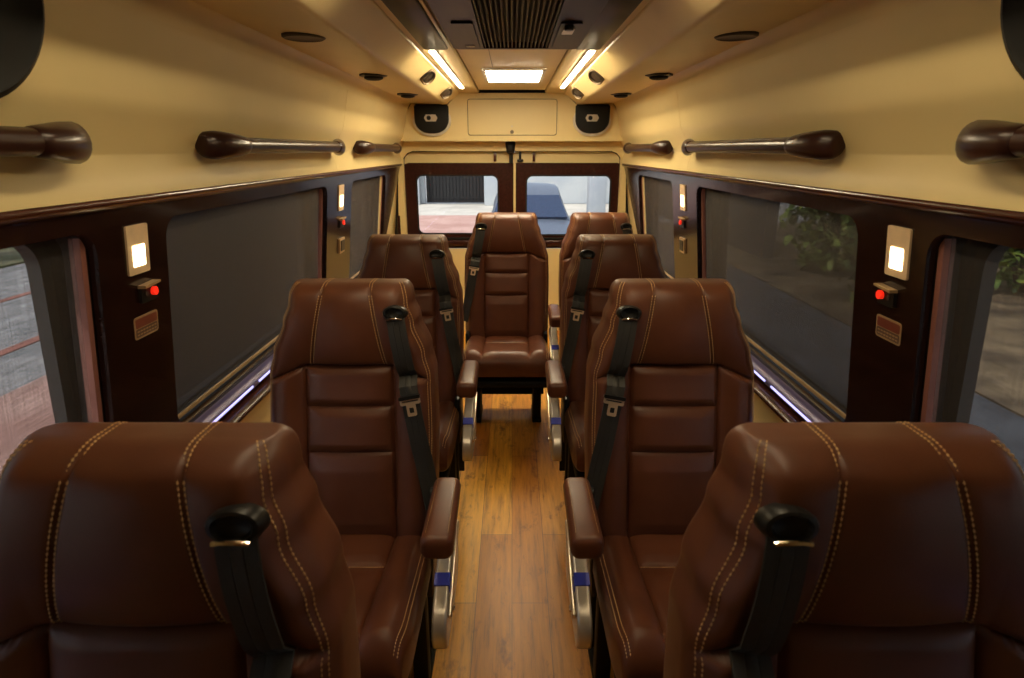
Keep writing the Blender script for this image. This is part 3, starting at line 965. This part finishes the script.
# ------------------------------------------------------------------ rear ceiling lamp and roof air unit
o = empty('ceiling_lamp', (.010, 3.70, 1.91))
MB().plate(rrect(-.172, -.28, .172, .28, .012, 4), [], lambda a, b, d: Vector((a, b, d)), -.012, 0).build('lamp_frame', M['silver'], o)
MB().plate(rrect(-.150, -.26, .150, .26, .006, 4), [], lambda a, b, d: Vector((a, b, d)), -.016, -.012).build('diffuser', M['panel_led'], o)
tag(o, 'bright rectangular ceiling lamp between air unit and rear locker', 'ceiling lamp')
o = empty('roof_air_unit', (.015, 1.95, 1.91))
MB().plate(rrect(-.243, -.66, .243, .66, .03, 4), [rrect(-.125, -.57, .125, .635, .004, 2)], lambda a, b, d: Vector((a, b, d)), -.030, 0).build('housing', M['ac'], o)
mb = MB()
for k in range(17):
    x = -.118 + k * .01475
    mb.rbox((x, .03, -.022), (.006, 1.19, .016), .002, 1)
mb.build('grille', M['ac_slat'], o)
MB().box((0, .03, -.006), (.25, 1.21, .004)).build('filter', M['matte_black'], o)
for q in (-1, 1):
    MB().plate(rrect(q * .172 - .034, .12, q * .172 + .034, .60, .008, 3), [], lambda a, b, d: Vector((a, b, d)), -.036, -.030).build('control_panel', M['veneer_trim'] if 0 else M['ac'], o)
MB().plate(rrect(.150, .18, .186, .27, .004, 3), [], lambda a, b, d: Vector((a, b, d)), -.042, -.036).build('knob_plate', M['steel'], o)
MB().tube([(.165, .15, -.036), (.165, .15, -.05)], .014, 14).build('knob', M['black'], o)
MB().plate(rrect(-.19, .52, -.155, .56, .003, 3), [], lambda a, b, d: Vector((a, b, d)), -.038, -.036).build('vent_plate', M['veneer_trim'], o)
tag(o, 'dark brown ceiling air unit with lengthwise grille slats', 'air conditioner')

# ------------------------------------------------------------------ outside
GZ = -.80
def sheet(name, x0, x1, y0, y1, z, m, n=1):
    return struct(MB().box(((x0 + x1) / 2, (y0 + y1) / 2, z - .02), (x1 - x0, y1 - y0, .04)).build(name, m))
M['asphalt'] = mat_two('asphalt', (.22, .22, .22), (.36, .34, .33), 3)
M['pink_paving'] = mat_two('pink_paving', (.42, .225, .18), (.54, .33, .27), .9)
M['concrete'] = mat_two('concrete', (.46, .42, .36), (.60, .55, .47), .8)
M['soil'] = mat_two('brown_soil', (.07, .045, .024), (.24, .165, .085), 1.2)
M['white_wall'] = mat_two('white_wall', (.34, .37, .40), (.42, .44, .45), .6)
M['gate'] = simple('gate_metal', (.022, .021, .021), .6)
M['gate'].node_tree.nodes['Principled BSDF'].inputs['Specular IOR Level'].default_value = .1
M['car_paint'] = simple('car_paint', (.12, .14, .18), .45, .2, coat=.1)
M['car_glass'] = simple('car_glass', (.03, .045, .085), .12)
M['leaf'] = mat_two('leaf_green', (.03, .075, .012), (.30, .38, .06), 2.2, .6)
M['bark'] = simple('bark', (.08, .055, .035), .9)
M['dark_wall'] = mat_two('dark_wall', (.055, .05, .048), (.085, .075, .07), 1.4)
sheet('ground', -40, 40, -10, 60, GZ - .02, M['asphalt'])
sheet('pavement', -5.0, 1.7, -5, 22.5, GZ, M['pink_paving'])
sheet('road', -14, 14, 22.5, 27.4, GZ, M['concrete'])
sheet('street', 1.7, 4.6, -5, 20, GZ, mat_two('worn_asphalt', (.045, .047, .052), (.08, .082, .09), 2))  # tree shade is painted into the road as darker asphalt
sheet('terrain', 4.6, 30, -4, 20, GZ + .02, M['soil'])
sheet('lawn', -30, -10.5, -4, 20, GZ + .02, mat_two('dry_grass', (.12, .13, .05), (.26, .22, .12), 2))
ln = MB().box((-6.1, 5, GZ - .015), (.16, 24, .012)).build('road_line', simple('red_paint', (.38, .15, .11), .8)); struct(ln)
ln = MB().box((-8.2, 7, GZ - .015), (.14, 24, .012)).build('road_line', ln.data.materials[0]); struct(ln)
# dark wall added on the left to darken the view through the windows
o = MB().box((-3.3, 10.2, .6), (.25, 11.0, 2.8)).build('wall_garden', M['dark_wall']); struct(o)
o = MB().box((5.6, 20.1, .6), (.25, 14.0, 2.8)).build('wall_yard', M['dark_wall']); struct(o)  # dark wall added on the right, darkens the view through the blinds
# boundary wall, gate and pillars behind the van
bw = empty('boundary_wall', (0, 27.6, GZ))
MB().plate([(-12, 0), (12, 0), (12, 2.9), (-12, 2.9)], [[(-3.9, .01), (-1.2, .01), (-1.2, 2.5), (-3.9, 2.5)]], lambda a, b, d: Vector((a, d, b)), 0, .25).build('wall_face', M['white_wall'], bw)
struct(bw)
gt = empty('metal_gate', (-2.5, 27.6, GZ))
mb = MB()
for k in range(18):
    mb.rbox((-1.27 + k * .15, .12, 1.24), (.14, .05, 2.4), .01, 1)
mb.build('gate_panel', M['gate'], gt)
MB().box((0, .17, 1.24), (2.6, .02, 2.4)).build('gate_sheet', M['gate'], gt)
MB().box((0, .09, .25), (2.66, .05, .08)).box((0, .09, 2.2), (2.66, .05, .08)).build('gate_rail', M['gate'], gt)
tag(gt, 'dark metal gate in the white wall seen through the left rear window', 'gate')
for x, y, w, lab in ((-4.3, 27.2, .5, 'white gate pillar at the far side of the dark gate'), (-.75, 27.0, .9, 'wide white pillar between the dark gate and the car'), (2.95, 21.5, .6, 'white round topped pillar to the right of the parked car')):
    p = empty('pillar', (x, y, GZ))
    MB().rbox((0, 0, 1.35), (w, w, 2.7), .04, 2).build('shaft', M['white_wall'], p)
    MB().rbox((0, 0, 2.75), (w + .12, w + .12, .12), .03, 2).build('cap', M['white_wall'], p)
    tag(p, lab, 'pillar')
# parked car facing the van
car = empty('car', (.36, 13.3, GZ))
def car_ring(y, w, zb, zt, tum=.0):
    return [Vector((-w, y, zb)), Vector((-w - .02, y, (zb + zt) / 2)), Vector((-w + tum, y, zt)), Vector((-w * .6, y, zt + .03)), Vector((0, y, zt + .045)), Vector((w * .6, y, zt + .03)), Vector((w - tum, y, zt)), Vector((w + .02, y, (zb + zt) / 2)), Vector((w, y, zb))]
MB().loft([car_ring(-2.3, .70, .35, .62), car_ring(-2.2, .80, .22, .74), car_ring(-1.9, .84, .2, .84), car_ring(-1.1, .86, .2, .95, .03), car_ring(.9, .86, .2, .95, .03), car_ring(1.55, .84, .22, .92, .03), car_ring(1.7, .78, .3, .8)]).build('body', M['car_paint'], car, 40)
MB().loft([car_ring(-1.12, .80, .90, .96, .01), car_ring(-.40, .74, .90, 1.36, .10), car_ring(.2, .74, .90, 1.52, .10), car_ring(1.0, .73, .90, 1.54, .10), car_ring(1.62, .74, .88, 1.0, .04)]).build('cabin', M['car_paint'], car, 40)
MB().add([(-.74, -1.175, 1.03), (.74, -1.175, 1.03), (.62, -.50, 1.41), (-.62, -.50, 1.41), (-.74, -1.14, .99), (.74, -1.14, .99), (.62, -.43, 1.36), (-.62, -.43, 1.36)], [(0, 1, 2, 3), (4, 7, 6, 5), (0, 4, 5, 1), (1, 5, 6, 2), (2, 6, 7, 3), (3, 7, 4, 0)]).build('windscreen', M['car_glass'], car)
for q in (-1, 1):
    MB().rbox((q * .62, -2.24, .66), (.28, .10, .13), .04, 3).build('headlight', M['chrome'], car)
    for y in (-1.45, 1.05):
        MB().tube([(q * .66, y, .31), (q * .86, y, .31)], .31, 24).build('wheel', M['matte_black'], car)
    MB().rbox((q * .95, -.95, 1.0), (.16, .10, .12), .03, 2).build('mirror', M['car_paint'], car)
MB().box((0, -2.30, .42), (.9, .03, .14)).build('grille', M['matte_black'], car)
tag(car, 'blue grey parked car seen through the right rear door window', 'car')
# shrubs on the right and one beyond the road on the left
def shrub_mesh(name, n, R, H):
    mb = MB()
    for k in range(n):
        a = random.uniform(0, 2 * PI); t = random.random() ** .5; h = random.random()
        rr = R * t * (1 - .55 * abs(h - .45) * 1.6)
        c = Vector((rr * math.cos(a), rr * math.sin(a), .12 + H * h))
        s = random.uniform(.07, .16)
        R3 = Matrix.Rotation(random.uniform(0, 6.28), 3, 'Z') @ Matrix.Rotation(random.uniform(-1, 1), 3, 'X')
        mb.add([c + R3 @ Vector(p) for p in ((-s * .5, 0, 0), (0, -s * .15, s * .1), (s * .5, 0, 0), (s * .35, s, .02), (0, s * 1.5, -s * .2), (-s * .35, s, .02))], [(0, 1, 2, 3, 4, 5)])
    return mb
sh = empty('shrub', (0, 0, 0))
shrub_mesh('foliage', 900, 1.05, 1.7).build('foliage', M['leaf'], sh)
mb = MB()
for k in range(7):
    a = k * .9
    mb.tube([(0.05 * math.cos(a), .05 * math.sin(a), 0), (.3 * math.cos(a), .3 * math.sin(a), .7), (.6 * math.cos(a), .6 * math.sin(a), 1.4)], [.035, .025, .01], 6)
mb.build('stem', M['bark'], sh)
spots = [(8.6, 9.9, 1.05), (6.4, 11.7, 1.1), (5.9, 9.0, 1.0), (9.0, 16.2, 1.5), (8.6, 6.6, 1.1), (10.8, 12.4, 1.2), (12.8, 16.4, 1.4), (11.8, 9.0, 1.3), (14.5, 12.0, 1.5), (-12.5, 12.0, 1.2)]
for i, (x, y, s) in enumerate(spots):
    o = sh if i == 0 else copy_tree(sh)
    o.location = (x, y, GZ + .02); o.scale = (s, s, s); o.rotation_euler = (0, 0, i * 1.3)
    if i == 9: tag(o, 'green shrub beyond the road outside the left wall', 'shrub')
    else: tag(o, 'sunlit green shrub outside the right wall, seen dimly through the blinds', 'shrub', 'green shrubs outside the right windows')

# ------------------------------------------------------------------ daylight
w = bpy.data.worlds.new('daylight'); scene.world = w; w.use_nodes = True
nt = w.node_tree; bg = nt.nodes['Background']
sky = nt.nodes.new('ShaderNodeTexSky'); sky.sky_type = 'NISHITA'
sky.sun_disc = False; sky.sun_elevation = math.radians(50); sky.sun_rotation = math.radians(200); sky.air_density = 1.2; sky.dust_density = 2
hs = nt.nodes.new('ShaderNodeHueSaturation'); hs.inputs['Saturation'].default_value = .45
nt.links.new(sky.outputs[0], hs.inputs['Color']); nt.links.new(hs.outputs[0], bg.inputs['Color'])
bg.inputs['Strength'].default_value = .30
sd = bpy.data.lights.new('sun', 'SUN'); so = bpy.data.objects.new('sun', sd); COL.objects.link(so)
sd.energy = 3.0; sd.angle = math.radians(1); sd.color = (1, .94, .85)
so.rotation_euler = (math.radians(38), 0, math.radians(-35))

vs = scene.view_settings
vs.view_transform = 'Standard'; vs.look = 'None'; vs.gamma = 1; vs.exposure = 0
vs.use_curve_mapping = False
scene.cycles.use_denoising = True
scene.cycles.max_bounces = 10; scene.cycles.diffuse_bounces = 6; scene.cycles.transparent_max_bounces = 12
scene.cycles.sample_clamp_indirect = 6
